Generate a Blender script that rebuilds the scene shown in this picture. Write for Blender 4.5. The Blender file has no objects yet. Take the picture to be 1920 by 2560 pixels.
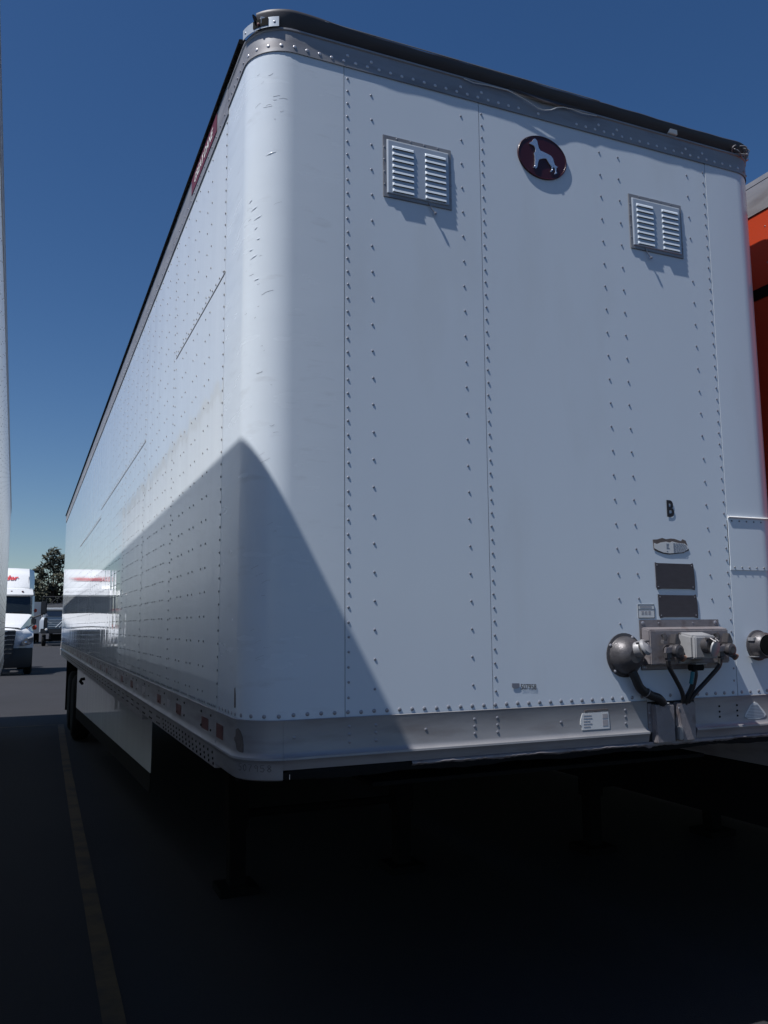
import bpy, bmesh, math, random
from mathutils import Vector, Matrix
random.seed(7)
S = bpy.context.scene
COL = S.collection
GZ = -0.2            # ground level

# ------------------------------------------------------------------ camera, sky, sun, exposure
YAW, PIT, ROL, FPX = 0.40468273889, 0.13349136, -0.00809453, 2082.5528
CAMLOC = Vector((-0.70730, -2.865686, 1.580068))
fwd = Vector((math.sin(YAW)*math.cos(PIT), math.cos(YAW)*math.cos(PIT), math.sin(PIT)))
rt = fwd.cross(Vector((0, 0, 1))).normalized(); up = rt.cross(fwd)
r2 = rt*math.cos(ROL)+up*math.sin(ROL); u2 = -rt*math.sin(ROL)+up*math.cos(ROL)
cd = bpy.data.cameras.new('camera'); cam = bpy.data.objects.new('camera', cd); COL.objects.link(cam)
cd.sensor_fit = 'HORIZONTAL'; cd.sensor_width = 36; cd.lens = FPX/1920*36
cd.clip_start = .05; cd.clip_end = 3000
m = Matrix((r2, u2, -fwd)).transposed().to_4x4(); m.translation = CAMLOC; cam.matrix_world = m
S.camera = cam

SUNV = Vector((-0.537, -0.135, 1)).normalized()      # towards the sun
W = bpy.data.worlds.new("World"); S.world = W; W.use_nodes = True
nt = W.node_tree; bg = nt.nodes['Background']
sky = nt.nodes.new('ShaderNodeTexSky'); sky.sky_type = 'NISHITA'; sky.sun_disc = False
sky.sun_elevation = math.asin(SUNV.z); sky.sun_rotation = math.atan2(SUNV.x, SUNV.y) % (2*math.pi)
sky.altitude = 500; sky.air_density = 1.0; sky.dust_density = .6; sky.ozone_density = 2.2
hs = nt.nodes.new('ShaderNodeHueSaturation'); hs.inputs['Saturation'].default_value = 1.27; hs.inputs['Hue'].default_value = .506
nt.links.new(sky.outputs[0], hs.inputs['Color']); nt.links.new(hs.outputs[0], bg.inputs[0]); bg.inputs[1].default_value = .071
sd = bpy.data.lights.new('sun', 'SUN'); sd.energy = 5.0; sd.angle = math.radians(.53); sd.color = (1, .99, .975)
sun = bpy.data.objects.new('sun', sd); COL.objects.link(sun)
sun.rotation_euler = (-SUNV).to_track_quat('-Z', 'Y').to_euler(); sun.location = (-20, -8, 40)
vs = S.view_settings; vs.view_transform = 'Standard'; vs.look = 'None'; vs.gamma = 1; vs.use_curve_mapping = False
vs.exposure = 0.12
S.cycles.max_bounces = 8

# ------------------------------------------------------------------ materials
def mat(name, col, rough=.5, metal=0., spec=.5, coat=0., var=0., vscale=3., bump=0., bscale=40., stretch=(1, 1, 1), dirt=None, dscale=2., dthr=(.5, .7), rvar=0., emit=None):
    M = bpy.data.materials.new(name); M.use_nodes = True; t = M.node_tree; N = t.nodes; L = t.links
    b = N['Principled BSDF']; c = (*col, 1)
    b.inputs['Base Color'].default_value = c; b.inputs['Roughness'].default_value = rough
    b.inputs['Metallic'].default_value = metal; b.inputs['Specular IOR Level'].default_value = spec
    b.inputs['Coat Weight'].default_value = coat; b.inputs['Coat Roughness'].default_value = .05
    if emit: b.inputs['Emission Color'].default_value = (*emit[:3], 1); b.inputs['Emission Strength'].default_value = emit[3]
    tc = N.new('ShaderNodeTexCoord'); mp = N.new('ShaderNodeMapping'); L.new(tc.outputs['Object'], mp.inputs[0])
    mp.inputs['Scale'].default_value = stretch
    def noise(sc, det=5):
        n = N.new('ShaderNodeTexNoise'); n.inputs['Scale'].default_value = sc; n.inputs['Detail'].default_value = det
        L.new(mp.outputs[0], n.inputs['Vector']); return n
    last = None
    if var:
        n = noise(vscale); mx = N.new('ShaderNodeMix'); mx.data_type = 'RGBA'
        mx.inputs[6].default_value = tuple(x*(1-var) for x in col)+(1,); mx.inputs[7].default_value = tuple(min(1, x*(1+var)) for x in col)+(1,)
        L.new(n.outputs['Fac'], mx.inputs[0]); last = mx.outputs[2]
    if dirt:
        n = noise(dscale, 8); r = N.new('ShaderNodeMapRange'); L.new(n.outputs['Fac'], r.inputs[0])
        r.inputs[1].default_value, r.inputs[2].default_value = dthr; r.inputs[4].default_value = dirt[3]
        mx = N.new('ShaderNodeMix'); mx.data_type = 'RGBA'; L.new(r.outputs[0], mx.inputs[0])
        if last: L.new(last, mx.inputs[6])
        else: mx.inputs[6].default_value = c
        mx.inputs[7].default_value = (*dirt[:3], 1); last = mx.outputs[2]
    if last: L.new(last, b.inputs['Base Color'])
    if rvar:
        n = noise(vscale*2.3); r = N.new('ShaderNodeMapRange'); L.new(n.outputs['Fac'], r.inputs[0])
        r.inputs[1].default_value = .3; r.inputs[2].default_value = .7
        r.inputs[3].default_value = max(.02, rough-rvar); r.inputs[4].default_value = rough+rvar; L.new(r.outputs[0], b.inputs['Roughness'])
    if bump:
        n = noise(bscale, 4); bp = N.new('ShaderNodeBump'); bp.inputs['Distance'].default_value = bump; bp.inputs['Strength'].default_value = 1
        L.new(n.outputs['Fac'], bp.inputs['Height']); L.new(bp.outputs[0], b.inputs['Normal'])
    return M

M = {}
M['paint'] = mat('white_paint', (.60, .66, .73), .22, var=.05, vscale=1.3, bump=.0012, bscale=2.4, stretch=(1, 1, .3), rvar=.05, dirt=(.42, .42, .40, .22), dscale=3, dthr=(.55, .8))
M['scuffed'] = mat('scuffed_white_paint', (.63, .685, .745), .24, var=.04, vscale=1.5, bump=.0003, bscale=3, stretch=(1, 1, 4), rvar=.06, dirt=(.36, .37, .39, .26), dscale=6, dthr=(.60, .75))
M['galv'] = mat('galvanised_sheet', (.50, .54, .58), .32, metal=.35, var=.1, vscale=20)
M['rail'] = mat('weathered_aluminium', (.30, .295, .305), .5, metal=.45, var=.18, vscale=5, stretch=(.6, .6, 3), rvar=.08, dirt=(.16, .14, .14, .55), dscale=6, dthr=(.5, .75), bump=.0005, bscale=9)
M['bolt'] = mat('rivet_metal', (.30, .30, .33), .42, metal=.5, var=.2, vscale=7)
M['bright'] = mat('bright_rivet', (.62, .60, .62), .35, metal=.5)
M['privet'] = mat('painted_rivet', (.20, .205, .215), .6)
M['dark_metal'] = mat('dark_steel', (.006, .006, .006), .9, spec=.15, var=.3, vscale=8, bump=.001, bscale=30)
M['cap'] = mat('dull_roof_cap', (.05, .048, .055), .5, metal=.3, var=.3, vscale=6, stretch=(1, 1, 4))
M['bracket'] = mat('cast_bracket', (.23, .21, .22), .5, metal=.35, var=.2, vscale=14, dirt=(.10, .06, .05, .6), dscale=20, dthr=(.55, .75), bump=.001, bscale=60)
M['rubber'] = mat('black_rubber', (.008, .008, .008), .9, spec=.2, var=.3, vscale=20)
M['tyre'] = mat('tyre_rubber', (.011, .011, .011), .9, spec=.2, var=.3, vscale=10, bump=.003, bscale=60)
M['hose'] = mat('black_hose', (.01, .01, .012), .55)
M['teal'] = mat('teal_hose', (.02, .16, .2), .5)
M['brass'] = mat('dirty_brass', (.30, .17, .12), .5, metal=.6, var=.4, vscale=40)
M['grime'] = mat('grimy_casting', (.085, .08, .085), .45, metal=.5, var=.4, vscale=30, bump=.001, bscale=90)
M['plastic'] = mat('grey_plastic', (.27, .27, .28), .4, var=.12, vscale=20, dirt=(.15, .13, .12, .5), dscale=18, dthr=(.55, .75))
M['red_badge'] = mat('maroon_enamel', (.040, .004, .008), .35, coat=.1)
M['faded_red'] = mat('faded_red_paint', (.12, .02, .035), .55, var=.3, vscale=20)
M['silver'] = mat('silver_badge', (.72, .72, .74), .25, metal=.85)
M['black'] = mat('black_print', (.008, .007, .012), .5)
M['plate'] = mat('oxidised_plate', (.065, .058, .065), .55, metal=.3, var=.25, vscale=25, stretch=(1, 1, 4))
M['decal'] = mat('worn_decal', (.62, .63, .63), .5, var=.08, vscale=30)
M['residue'] = mat('sticker_residue', (.11, .09, .085), .8, var=.4, vscale=60)
M['ink'] = mat('faded_print', (.17, .18, .22), .6)
M['tape'] = mat('red_reflective_tape', (.12, .035, .035), .4, var=.25, vscale=40)
M['tape2'] = mat('silver_reflective_tape', (.36, .34, .35), .4, var=.15, vscale=40)
M['gap'] = mat('dark_joint', (.02, .02, .022), .9)
M['asphalt'] = mat('asphalt', (.0175, .017, .0205), .9, var=.22, vscale=1.2, bump=.004, bscale=120, dirt=(.011, .011, .013, .6), dscale=.35, dthr=(.5, .7))
M['yellow'] = mat('yellow_line_paint', (.105, .07, .03), .8, var=.3, vscale=15, dirt=(.024, .023, .022, .7), dscale=4, dthr=(.46, .66))
M['orange'] = mat('orange_paint', (.44, .052, .018), .25, var=.05, vscale=2, bump=.0005, bscale=2)
M['truck_white'] = mat('truck_white_paint', (.78, .79, .80), .15, coat=.5, var=.02)
M['truck_grey'] = mat('truck_grey_plastic', (.022, .024, .028), .6)
M['truck_silver'] = mat('truck_silver_paint', (.33, .36, .40), .35, metal=.3)
M['glass'] = mat('dark_glass', (.012, .016, .018), .04, spec=.7)
M['chrome'] = mat('chrome', (.7, .7, .72), .12, metal=1.)
M['lens'] = mat('headlight_lens', (.12, .13, .15), .08, spec=.8)
M['orange_lens'] = mat('orange_lens', (.7, .07, .02), .3)
M['red_print'] = mat('red_print', (.55, .02, .03), .5)
M['bark'] = mat('bark', (.06, .045, .035), .9, var=.3, vscale=6)
M['leaf'] = mat('leaf', (.036, .037, .022), .9, var=.5, vscale=1.2)
M['leaf2'] = mat('pale_leaf', (.048, .052, .036), .9, var=.4, vscale=1.2)
M['seal'] = mat('sealant', (.75, .73, .70), .6)

# side paint: clear glossy with long vertical waves between the posts
def side_paint(name, col=(.70, .745, .785)):
    m_ = mat(name, col, .025, var=.03, vscale=.8, stretch=(1, 1, .3), dirt=(.5, .5, .5, .14), dscale=2.5, dthr=(.5, .8))
    t = m_.node_tree; N = t.nodes; L = t.links; b = N['Principled BSDF']
    tc = N.new('ShaderNodeTexCoord'); sep = N.new('ShaderNodeSeparateXYZ'); L.new(tc.outputs['Object'], sep.inputs[0])
    def mul(s, k):
        a = N.new('ShaderNodeMath'); a.operation = 'MULTIPLY'; L.new(s, a.inputs[0]); a.inputs[1].default_value = k; return a.outputs[0]
    def add(a_, b_):
        a = N.new('ShaderNodeMath'); a.operation = 'ADD'; L.new(a_, a.inputs[0]); L.new(b_, a.inputs[1]); return a.outputs[0]
    sn = N.new('ShaderNodeMath'); sn.operation = 'SINE'; L.new(mul(sep.outputs[1], 2*math.pi/.305), sn.inputs[0])
    mp = N.new('ShaderNodeMapping'); mp.inputs['Scale'].default_value = (1, 1.7, .5); L.new(tc.outputs['Object'], mp.inputs[0])
    n = N.new('ShaderNodeTexNoise'); n.inputs['Scale'].default_value = 1.1; n.inputs['Detail'].default_value = 2.5; L.new(mp.outputs[0], n.inputs['Vector'])
    mp2 = N.new('ShaderNodeMapping'); mp2.inputs['Scale'].default_value = (1, 7, 1.2); L.new(tc.outputs['Object'], mp2.inputs[0])
    n2 = N.new('ShaderNodeTexNoise'); n2.inputs['Scale'].default_value = 1.; n2.inputs['Detail'].default_value = 2; L.new(mp2.outputs[0], n2.inputs['Vector'])
    h = add(add(mul(sn.outputs[0], .00013), mul(n.outputs['Fac'], .0016)), mul(n2.outputs['Fac'], .0008))
    bp = N.new('ShaderNodeBump'); bp.inputs['Distance'].default_value = 1.; L.new(h, bp.inputs['Height']); L.new(bp.outputs[0], b.inputs['Normal'])
    return m_
M['side'] = side_paint('glossy_side_paint')
M['satin'] = mat('satin_side_paint', (.72, .74, .76), .38, var=.05, vscale=1.5, bump=.0006, bscale=3, stretch=(1, 1, .3))

# ------------------------------------------------------------------ helpers
class MB:
    def __init__(s): s.v = []; s.f = []
    def add(s, vs_, fs):
        o = len(s.v); s.v += [tuple(v) for v in vs_]; s.f += [tuple(i+o for i in f) for f in fs]; return s
    def box(s, x0, x1, y0, y1, z0, z1):
        return s.add([(x0, y0, z0), (x1, y0, z0), (x1, y1, z0), (x0, y1, z0), (x0, y0, z1), (x1, y0, z1), (x1, y1, z1), (x0, y1, z1)],
                     [(0, 3, 2, 1), (4, 5, 6, 7), (0, 1, 5, 4), (1, 2, 6, 5), (2, 3, 7, 6), (3, 0, 4, 7)])
    def hexa(s, p):   # 8 points, bottom ring then top ring
        return s.add(p, [(0, 3, 2, 1), (4, 5, 6, 7), (0, 1, 5, 4), (1, 2, 6, 5), (2, 3, 7, 6), (3, 0, 4, 7)])
    def grid(s, rows, close=False):
        n = len(rows[0]); vs_ = [p for r in rows for p in r]; fs = []
        for i in range(len(rows)-1):
            for j in range(n if close else n-1):
                k = (j+1) % n; fs.append((i*n+j, i*n+k, (i+1)*n+k, (i+1)*n+j))
        return s.add(vs_, fs)
    def prism(s, poly, y0, y1):   # polygon in (x,z) extruded along y
        n = len(poly); vs_ = [(x, y0, z) for x, z in poly]+[(x, y1, z) for x, z in poly]
        fs = [tuple(range(n)), tuple(range(2*n-1, n-1, -1))]+[(i, i+n, (i+1) % n+n, (i+1) % n) for i in range(n)]
        return s.add(vs_, fs)
    def prismx(s, poly, x0, x1):  # polygon in (y,z) extruded along x
        n = len(poly); vs_ = [(x0, y, z) for y, z in poly]+[(x1, y, z) for y, z in poly]
        fs = [tuple(range(n)), tuple(range(2*n-1, n-1, -1))]+[(i, i+n, (i+1) % n+n, (i+1) % n) for i in range(n)]
        return s.add(vs_, fs)
    def lathe(s, prof, o, ax, n=20):  # prof: (radius, along axis)
        o = Vector(o); ax = Vector(ax).normalized(); a = ax.orthogonal().normalized(); b = ax.cross(a)
        rows = [[o+ax*h+(a*math.cos(2*math.pi*i/n)+b*math.sin(2*math.pi*i/n))*r for i in range(n)] for r, h in prof]
        s.grid(rows, True)
        for r, k in ((prof[0], 0), (prof[-1], -1)):
            if r[0] > 1e-5:
                s.add(rows[k], [tuple(range(n))])
        return s
    def tube(s, pts, r, n=8, rs=None):
        P = [Vector(p) for p in pts]; rows = []
        a = None
        for i, p in enumerate(P):
            d = (P[min(i+1, len(P)-1)]-P[max(i-1, 0)]).normalized()
            if a is None: a = d.orthogonal().normalized()
            a = (a-d*a.dot(d)).normalized(); b = d.cross(a); q = rs[i] if rs else r
            rows.append([p+(a*math.cos(2*math.pi*j/n)+b*math.sin(2*math.pi*j/n))*q for j in range(n)])
        s.grid(rows, True); s.add(rows[0], [tuple(range(n))]); s.add(rows[-1], [tuple(range(n))]); return s
    def mesh(s, name, material, smooth=False, bevel=0):
        me = bpy.data.meshes.new(name); me.from_pydata(s.v, [], s.f); me.update()
        bm = bmesh.new(); bm.from_mesh(me)
        if bevel:
            bmesh.ops.remove_doubles(bm, verts=bm.verts, dist=1e-5)
            es = [e for e in bm.edges if len(e.link_faces) == 2 and e.calc_face_angle(0) > .5]
            bmesh.ops.bevel(bm, geom=es, offset=bevel, segments=2, affect='EDGES', clamp_overlap=True)
        bmesh.ops.recalc_face_normals(bm, faces=bm.faces)
        bm.to_mesh(me); bm.free()
        for mm in (material if isinstance(material, list) else [material]): me.materials.append(mm)
        if smooth:
            for p in me.polygons: p.use_smooth = True
            try: me.set_sharp_from_angle(angle=math.radians(38))
            except Exception: pass
        return me

def parent(o, p):
    o.parent = p
    if p.get('_inv'): o.matrix_parent_inverse = p.matrix_basis.inverted()
def link(name, me, p=None, **kw):
    o = bpy.data.objects.new(name, me); COL.objects.link(o)
    if p: parent(o, p)
    for k, v in kw.items(): o[k] = v
    return o
def part(name, mb, material, p=None, smooth=False, bevel=0, **kw):
    return link(name, mb.mesh(name, material, smooth, bevel), p, **kw)
def thing(name, label, cat, loc=(0, 0, 0), rz=0, group=None, inv=False):
    o = bpy.data.objects.new(name, None); COL.objects.link(o); o.location = loc; o.rotation_euler = (0, 0, rz); o.empty_display_size = .3
    o['label'] = label; o['category'] = cat
    if group: o['group'] = group
    if inv: o['_inv'] = 1
    bpy.context.view_layer.update()
    return o
def text_mesh(txt, size=1., bold=0., shear=0., extrude=0., sx=1.):
    c = bpy.data.curves.new('text', 'FONT'); c.body = txt; c.size = size; c.offset = bold; c.shear = shear; c.extrude = extrude
    c.align_x = 'LEFT'; c.resolution_u = 4
    o = bpy.data.objects.new('t', c); COL.objects.link(o); bpy.context.view_layer.update()
    me = bpy.data.meshes.new_from_object(o.evaluated_get(bpy.context.evaluated_depsgraph_get()))
    bpy.data.objects.remove(o)
    for v in me.vertices: v.co.x *= sx
    return me
def fit_text(me, fn, material, w, h):
    xs = [v.co.x for v in me.vertices]; ys = [v.co.y for v in me.vertices]
    x0, x1, y0, y1 = min(xs), max(xs), min(ys), max(ys)
    for v in me.vertices: v.co = Vector(fn((v.co.x-x0)/(x1-x0)*w, (v.co.y-y0)/(y1-y0)*h, v.co.z))
    me.materials.clear(); me.materials.append(material); me.update(); return me

# ------------------------------------------------------------------ ground
def sheet(name, x0, x1, y0, y1, z, m_, **kw):
    o = part(name, MB().add([(x0, y0, z), (x1, y0, z), (x1, y1, z), (x0, y1, z)], [(0, 1, 2, 3)]), m_, **kw); return o
sheet('ground', -700, 700, -300, 1500, GZ, M['asphalt'], kind='structure')
mb = MB(); rows = []
ys = [-.5+.35*i for i in range(42)]
for y in ys:
    xc = -.270+.0115*y+.00045*y*y; j = lambda: random.uniform(-.002, .002)
    rows.append([(xc-.05+j(), y, GZ+.004), (xc+.05+j(), y, GZ+.004)])
mb.grid(rows); part('parking_line', mb, M['yellow'], kind='structure')
part('parking_line', MB().add([(-3.9, 13.75, GZ+.004), (-.1, 13.78, GZ+.004), (-.1, 13.86, GZ+.004), (-3.9, 13.83, GZ+.004)], [(0, 1, 2, 3)]), M['yellow'], kind='structure')

# ------------------------------------------------------------------ footprint of the white trailer body
TW, R, TL = 2.59, .16, 15.9
ARC = R*math.pi/2
def FP(u):       # u = 0 where the left arc meets the flat front; negative towards the left side wall
    FL = TW-2*R
    if u < -ARC: return (0, R+(-u-ARC), -1, 0)
    if u < 0:
        a = -u/R; return (R-R*math.sin(a), R-R*math.cos(a), -math.sin(a), -math.cos(a))
    if u <= FL: return (R+u, 0, 0, -1)
    if u < FL+ARC:
        a = (u-FL)/R; return (TW-R+R*math.sin(a), R-R*math.cos(a), math.sin(a), -math.cos(a))
    return (TW, R+(u-FL-ARC), 1, 0)
def P(u, z, off=0.):
    x, y, nx, ny = FP(u); return (x+nx*off, y+ny*off, z)
def U(x): return x-R            # flat front
def US(y): return -(ARC+y-R)    # left side
def UR(y): return TW-2*R+ARC+y-R
FL = TW-2*R
def uspan(a, b, n_flat=1):
    us = {a, b}
    for k in range(13):
        for c in (-ARC*k/12, FL+ARC*k/12):
            if a < c < b: us.add(c)
    return sorted(us)
def skin(u0, u1, z0, z1, off=0., th=.003):
    us = uspan(u0, u1); mb = MB()
    mb.grid([[P(u, z0, off) for u in us], [P(u, z1, off) for u in us]])
    mb.grid([[P(u, z0, off-th) for u in us], [P(u, z1, off-th) for u in us]])
    mb.grid([[P(u, z0, off) for u in us], [P(u, z0, off-th) for u in us]])
    mb.grid([[P(u, z1, off) for u in us], [P(u, z1, off-th) for u in us]])
    for u in (u0, u1): mb.add([P(u, z0, off), P(u, z1, off), P(u, z1, off-th), P(u, z0, off-th)], [(0, 1, 2, 3)])
    return mb
def sweep(us, prof):
    mb = MB(); mb.grid([[P(u, z, o) for (o, z) in prof] for u in us])
    for u in (us[0], us[-1]): mb.add([P(u, z, o) for (o, z) in prof], [tuple(range(len(prof)))])
    return mb

T = thing('semi_trailer', 'white riveted trailer with dog badge and two louvred vents on its nose', 'trailer', (TW/2, 0, GZ), inv=True)
RIV = {}
def rivet_mesh(key, m_):
    if key not in RIV:
        mb = MB(); mb.lathe([(1, -.1), (1, .1), (.84, .24), (.5, .35), (.0, .39)], (0, 0, 0), (0, 0, 1), 9)
        RIV[key] = mb.mesh('rivet', m_, True)
    return RIV[key]
def rivet(u, z, r, p, key='a', off=0.):
    x, y, nx, ny = FP(u)
    o = bpy.data.objects.new('rivet', rivet_mesh(key, M['bolt'] if key == 'a' else M['bright'])); COL.objects.link(o); parent(o, p)
    q = Vector((nx, ny, 0)).to_track_quat('Z', 'Y')
    o.matrix_basis = Matrix.Translation(Vector(P(u, z, off)))@q.to_matrix().to_4x4()@Matrix.Diagonal((r, r, r, 1))
    return o
def rivet_into(mb, u, z, r, off=0., n=6):
    x, y, nx, ny = FP(u); nn = Vector((nx, ny, 0)); t = Vector((-ny, nx, 0)); zz = Vector((0, 0, 1)); o = Vector(P(u, z, off))
    c = [(math.cos(2*math.pi*i/n), math.sin(2*math.pi*i/n)) for i in range(n)]
    rows = [[o+(t*a+zz*b)*r*k+nn*h*r for a, b in c] for k, h in ((1, -.1), (.85, .45))]
    mb.grid(rows, True); mb.add(rows[1]+[o+nn*r*.72], [(i, (i+1) % n, n) for i in range(n)])

ZB, ZT = 1.252, 3.783
G = .002
# panels of the nose
pl = part('corner_panel', skin(US(.453)+G, U(.363)-G, ZB-.02, ZT+.02, 0), M['scuffed'], T, True, label='scuffed left corner panel of the nose')
f1 = part('front_panel', skin(U(.363)+.0005, U(.975)-G, ZB-.02, ZT+.02, -.0005), M['paint'], T)
f2 = part('front_panel', skin(U(.975)+.0005, U(2.229)-.0005, ZB-.02, ZT+.02, -.001), M['paint'], T)
pr = part('corner_panel', skin(U(2.229)+G, UR(.453)-G, 2.038, ZT+.02, 0), M['paint'], T, True)
pp = part('patch_panel', skin(U(2.232), UR(.3), 1.811, 2.052, .0032), M['paint'], T, True)
pq = part('corner_panel', skin(U(2.229)+G, UR(.453)-G, ZB-.02, 1.830, 0), M['paint'], T, True)
part('inner_wall', skin(US(15.85), UR(15.85), 1.1, 3.9, -.006, .02), M['gap'], T)
# sealant bead over the patch
part('sealant_bead', MB().tube([P(u, 2.054+.0015*math.sin(u*60), .006) for u in uspan(U(2.232), UR(.2))], .0045, 6), M['seal'], T, True)
# side panels (the left side shows, the right one only from aside)
sy = [.453, 1.70, 2.93, 4.15, 5.38, 6.60, 7.83, 9.05, 10.27, 11.50, 12.72, 13.95, 15.17, 15.88]
SPL = {0: 3.05, 2: 2.838, 3: 2.838, 4: 2.838, 5: 2.745, 6: 2.745, 7: 2.755}
sidep = []
for i in range(len(sy)-1):
    a, b = sy[i], sy[i+1]
    lo = 1.232; hi = 3.80
    segs = [(lo, hi)] if i not in SPL else [(lo, SPL[i]-.0015), (SPL[i]+.0015, hi)]
    for k, (z0, z1) in enumerate(segs):
        g = .002 if i == 0 else .0004
        mb = MB(); off = .0 if k == 0 else .0
        mb.box(-.0+.0003*(i % 2), .003, a+g, b-.0004, z0, z1)
        o = part('side_panel', mb, M['side'], T); 
        if k == 0: sidep.append(o)
    if i in SPL:
        part('panel_joint', MB().box(-.0022, .004, a+.003, b-.003, SPL[i]-.004, SPL[i]+.001), M['rail'], T)
for i in range(0, len(sy)-1, 2):
    a, b = sy[i], sy[min(i+2, len(sy)-1)]
    part('side_panel', MB().box(TW-.003, TW, a, b-.001, 1.232, 3.80), M['side'], T)

# ---- rivets on the nose: each one its own piece
def zs(z0, z1, d): 
    n = int(round((z1-z0)/d)); return [z0+(z1-z0)*i/n for i in range(n+1)]
J = lambda a=.0012: random.uniform(-a, a)
for z in zs(1.318, 3.735, .0535): rivet(U(.3765)+J(), z+J(), .0051, f1)
for z in zs(1.318, 3.735, .0535): rivet(U(.9875)+J(), z+J(), .0051, f2)
for z in zs(1.345, 3.69, .1065): rivet(U(.479)+J(), z+J(), .0051, f1)
for z in zs(1.345, 3.70, .1065): rivet(U(.887)+J(), z+J(), .0051, f1)
for x in (1.60, 1.703, 2.111):
    for z in zs(1.36, 3.70, .107):
        if x > 1.65 and x < 2.0 and z < 1.62: continue
        if x > 2.05 and z < 1.61: continue
        if x > 2.04 and 3.24 < z < 3.3: continue
        rivet(U(x)+J(), z+J(), .0050, f2)
for z in zs(1.318, 3.735, .0535): rivet(U(2.214)+J(), z+J(), .0050, f2)
x = .17
while x < 2.42:
    h = f1 if .363 < x < .975 else (pl if x < .363 else (f2 if x < 2.229 else pq))
    if not (1.72 < x < 1.80 or 1.88 < x < 1.96) and abs(x-.363) > .008 and abs(x-2.229) > .008: rivet(U(x), 1.2665+J(), .0075, h)
    x += .0508
u = -.042
while u > US(.453)+.01: rivet(u, 1.2635, .0075, pl); u -= .0515
mb = MB()
for z in zs(1.30, 3.73, .052): rivet_into(mb, US(.468), z, .0055)
for z in (1.79, 1.83+.0):
    pass
for xx in [2.255+.045*i for i in range(5)]:
    rivet_into(mb, U(xx), 1.823, .005, .0032); rivet_into(mb, U(xx), 2.036, .0045, .0032)
# ---- rivets of the left side, too many and too small to pick singly
cols = []
y = .815
k = 0
while y < 15.7:
    w = .05 if k % 4 != 3 else .04
    cols += [(y-w, .1035), (y+w, .1035)] if k % 4 != 3 else [(y-w, .1035), (y+w*.6, .0518)]
    y += .305; k += 1
ms = MB()
for c, (yy, d) in enumerate(cols):
    if yy > 10.5 and c % 2: continue
    zo = -.0085
    for z in zs(1.31+zo, 3.72, d if yy < 8 else .103):
        rivet_into(ms, US(yy), z+J(.001), .0050 if yy < 5 else .0040, 0., 5)
part('rivet_rows', ms, M['privet'], T, kind='stuff')
yy = .5
ms = MB()
while yy < 15.8:
    for q in range(5 if yy < 9 else 3): rivet_into(ms, US(yy+q*.034), 1.262, .0055, 0., 5)
    yy += .215
for a, b, z in ((.453, 1.7, 3.066), (2.93, 6.6, 2.854), (6.6, 10.27, 2.765)):
    q = a+.04
    while q < b: rivet_into(ms, US(q), z, .0055, 0., 5); q += .075 if b < 2 else .11
part('rivet_rows', ms, M['privet'], T, kind='stuff')
part('rivet_rows', mb, M['privet'], T, kind='stuff')

# ---- top rail
us_f = uspan(US(.44), UR(.44))
prof = [(.0045, 3.783), (.0045, 3.868), (.009, 3.872), (.009, 3.879), (0, 3.881), (-.02, 3.881), (-.02, 3.783)]
part('top_rail', sweep(us_f, prof), M['rail'], T, True)
profs = [(.005, 3.755), (.005, 3.90), (0, 3.905), (-.02, 3.905), (-.02, 3.755)]
part('top_rail', sweep([US(15.95), US(.442)], profs), M['rail'], T)
part('top_rail', sweep([UR(.442), UR(15.95)], profs), M['rail'], T)
# overhanging roof cap
capf = [(.002, 3.8815), (.012, 3.887), (.030, 3.906), (.040, 3.922), (.041, 3.930), (.034, 3.936), (0, 3.938), (-.012, 3.936), (-.012, 3.8815)]
us_c = uspan(-.150, UR(.35))
n = 60; us_c = sorted(set(us_c+[FL*i/n for i in range(n)]))
mbc = MB()
mbc.grid([[P(u_, z+.018*(1-max(0, min(1, (u_+.02)/.3)))*(z > 3.9)+(.0015*math.sin(u_*9)+.001*math.sin(u_*31))*(z > 3.9), o*(.75+.25*max(0, min(1, (u_+.06)/.2)))*.60+.0006*math.sin(u_*23)) for (o, z) in capf] for u_ in us_c])
for u_ in (us_c[0], us_c[-1]): mbc.add([P(u_, z, o) for (o, z) in capf], [tuple(range(len(capf)))])
part('roof_cap', mbc, M['cap'], T, True)
part('roof_cap_edge', sweep([u_ for u_ in us_c if U(.25) < u_ < U(1.62)], [(.0205, 3.936), (.0240, 3.936), (.0240, 3.9395), (.020, 3.941)]), M['rail'], T, True)
caps = [(.002, 3.9055), (.018, 3.908), (.021, 3.914), (.018, 3.926), (0, 3.930), (-.05, 3.930), (-.05, 3.9055)]
part('side_gutter', sweep([US(15.97), US(.19)], caps), M['dark_metal'], T, True)
part('side_gutter', sweep([UR(.19), UR(15.97)], caps), M['dark_metal'], T, True)
part('roof', MB().box(.03, TW-.03, .03, 15.9, 3.895, 3.925), M['galv'], T)
# corner bracket with the stub of a marker light
br = part('corner_bracket', skin(-.222, -.062, 3.876, 3.917, .020, .002), M['galv'], T, True)
part('corner_cover', skin(-.222, -.15, 3.926, 3.932, .006, .02), M['galv'], T, True)
part('marker_light_stub', skin(-.160, -.100, 3.884, 3.915, .0227, .002), M['dark_metal'], br, True)
part('marker_bulb', MB().lathe([(.006, 0), (.005, .006), (0, .008)], P(-.135, 3.892, .023), (-.6, -.8, 0), 8), M['tape'], br)
for u_ in (-.205, -.078): rivet(u_, 3.895, .005, br, off=.020)
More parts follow.
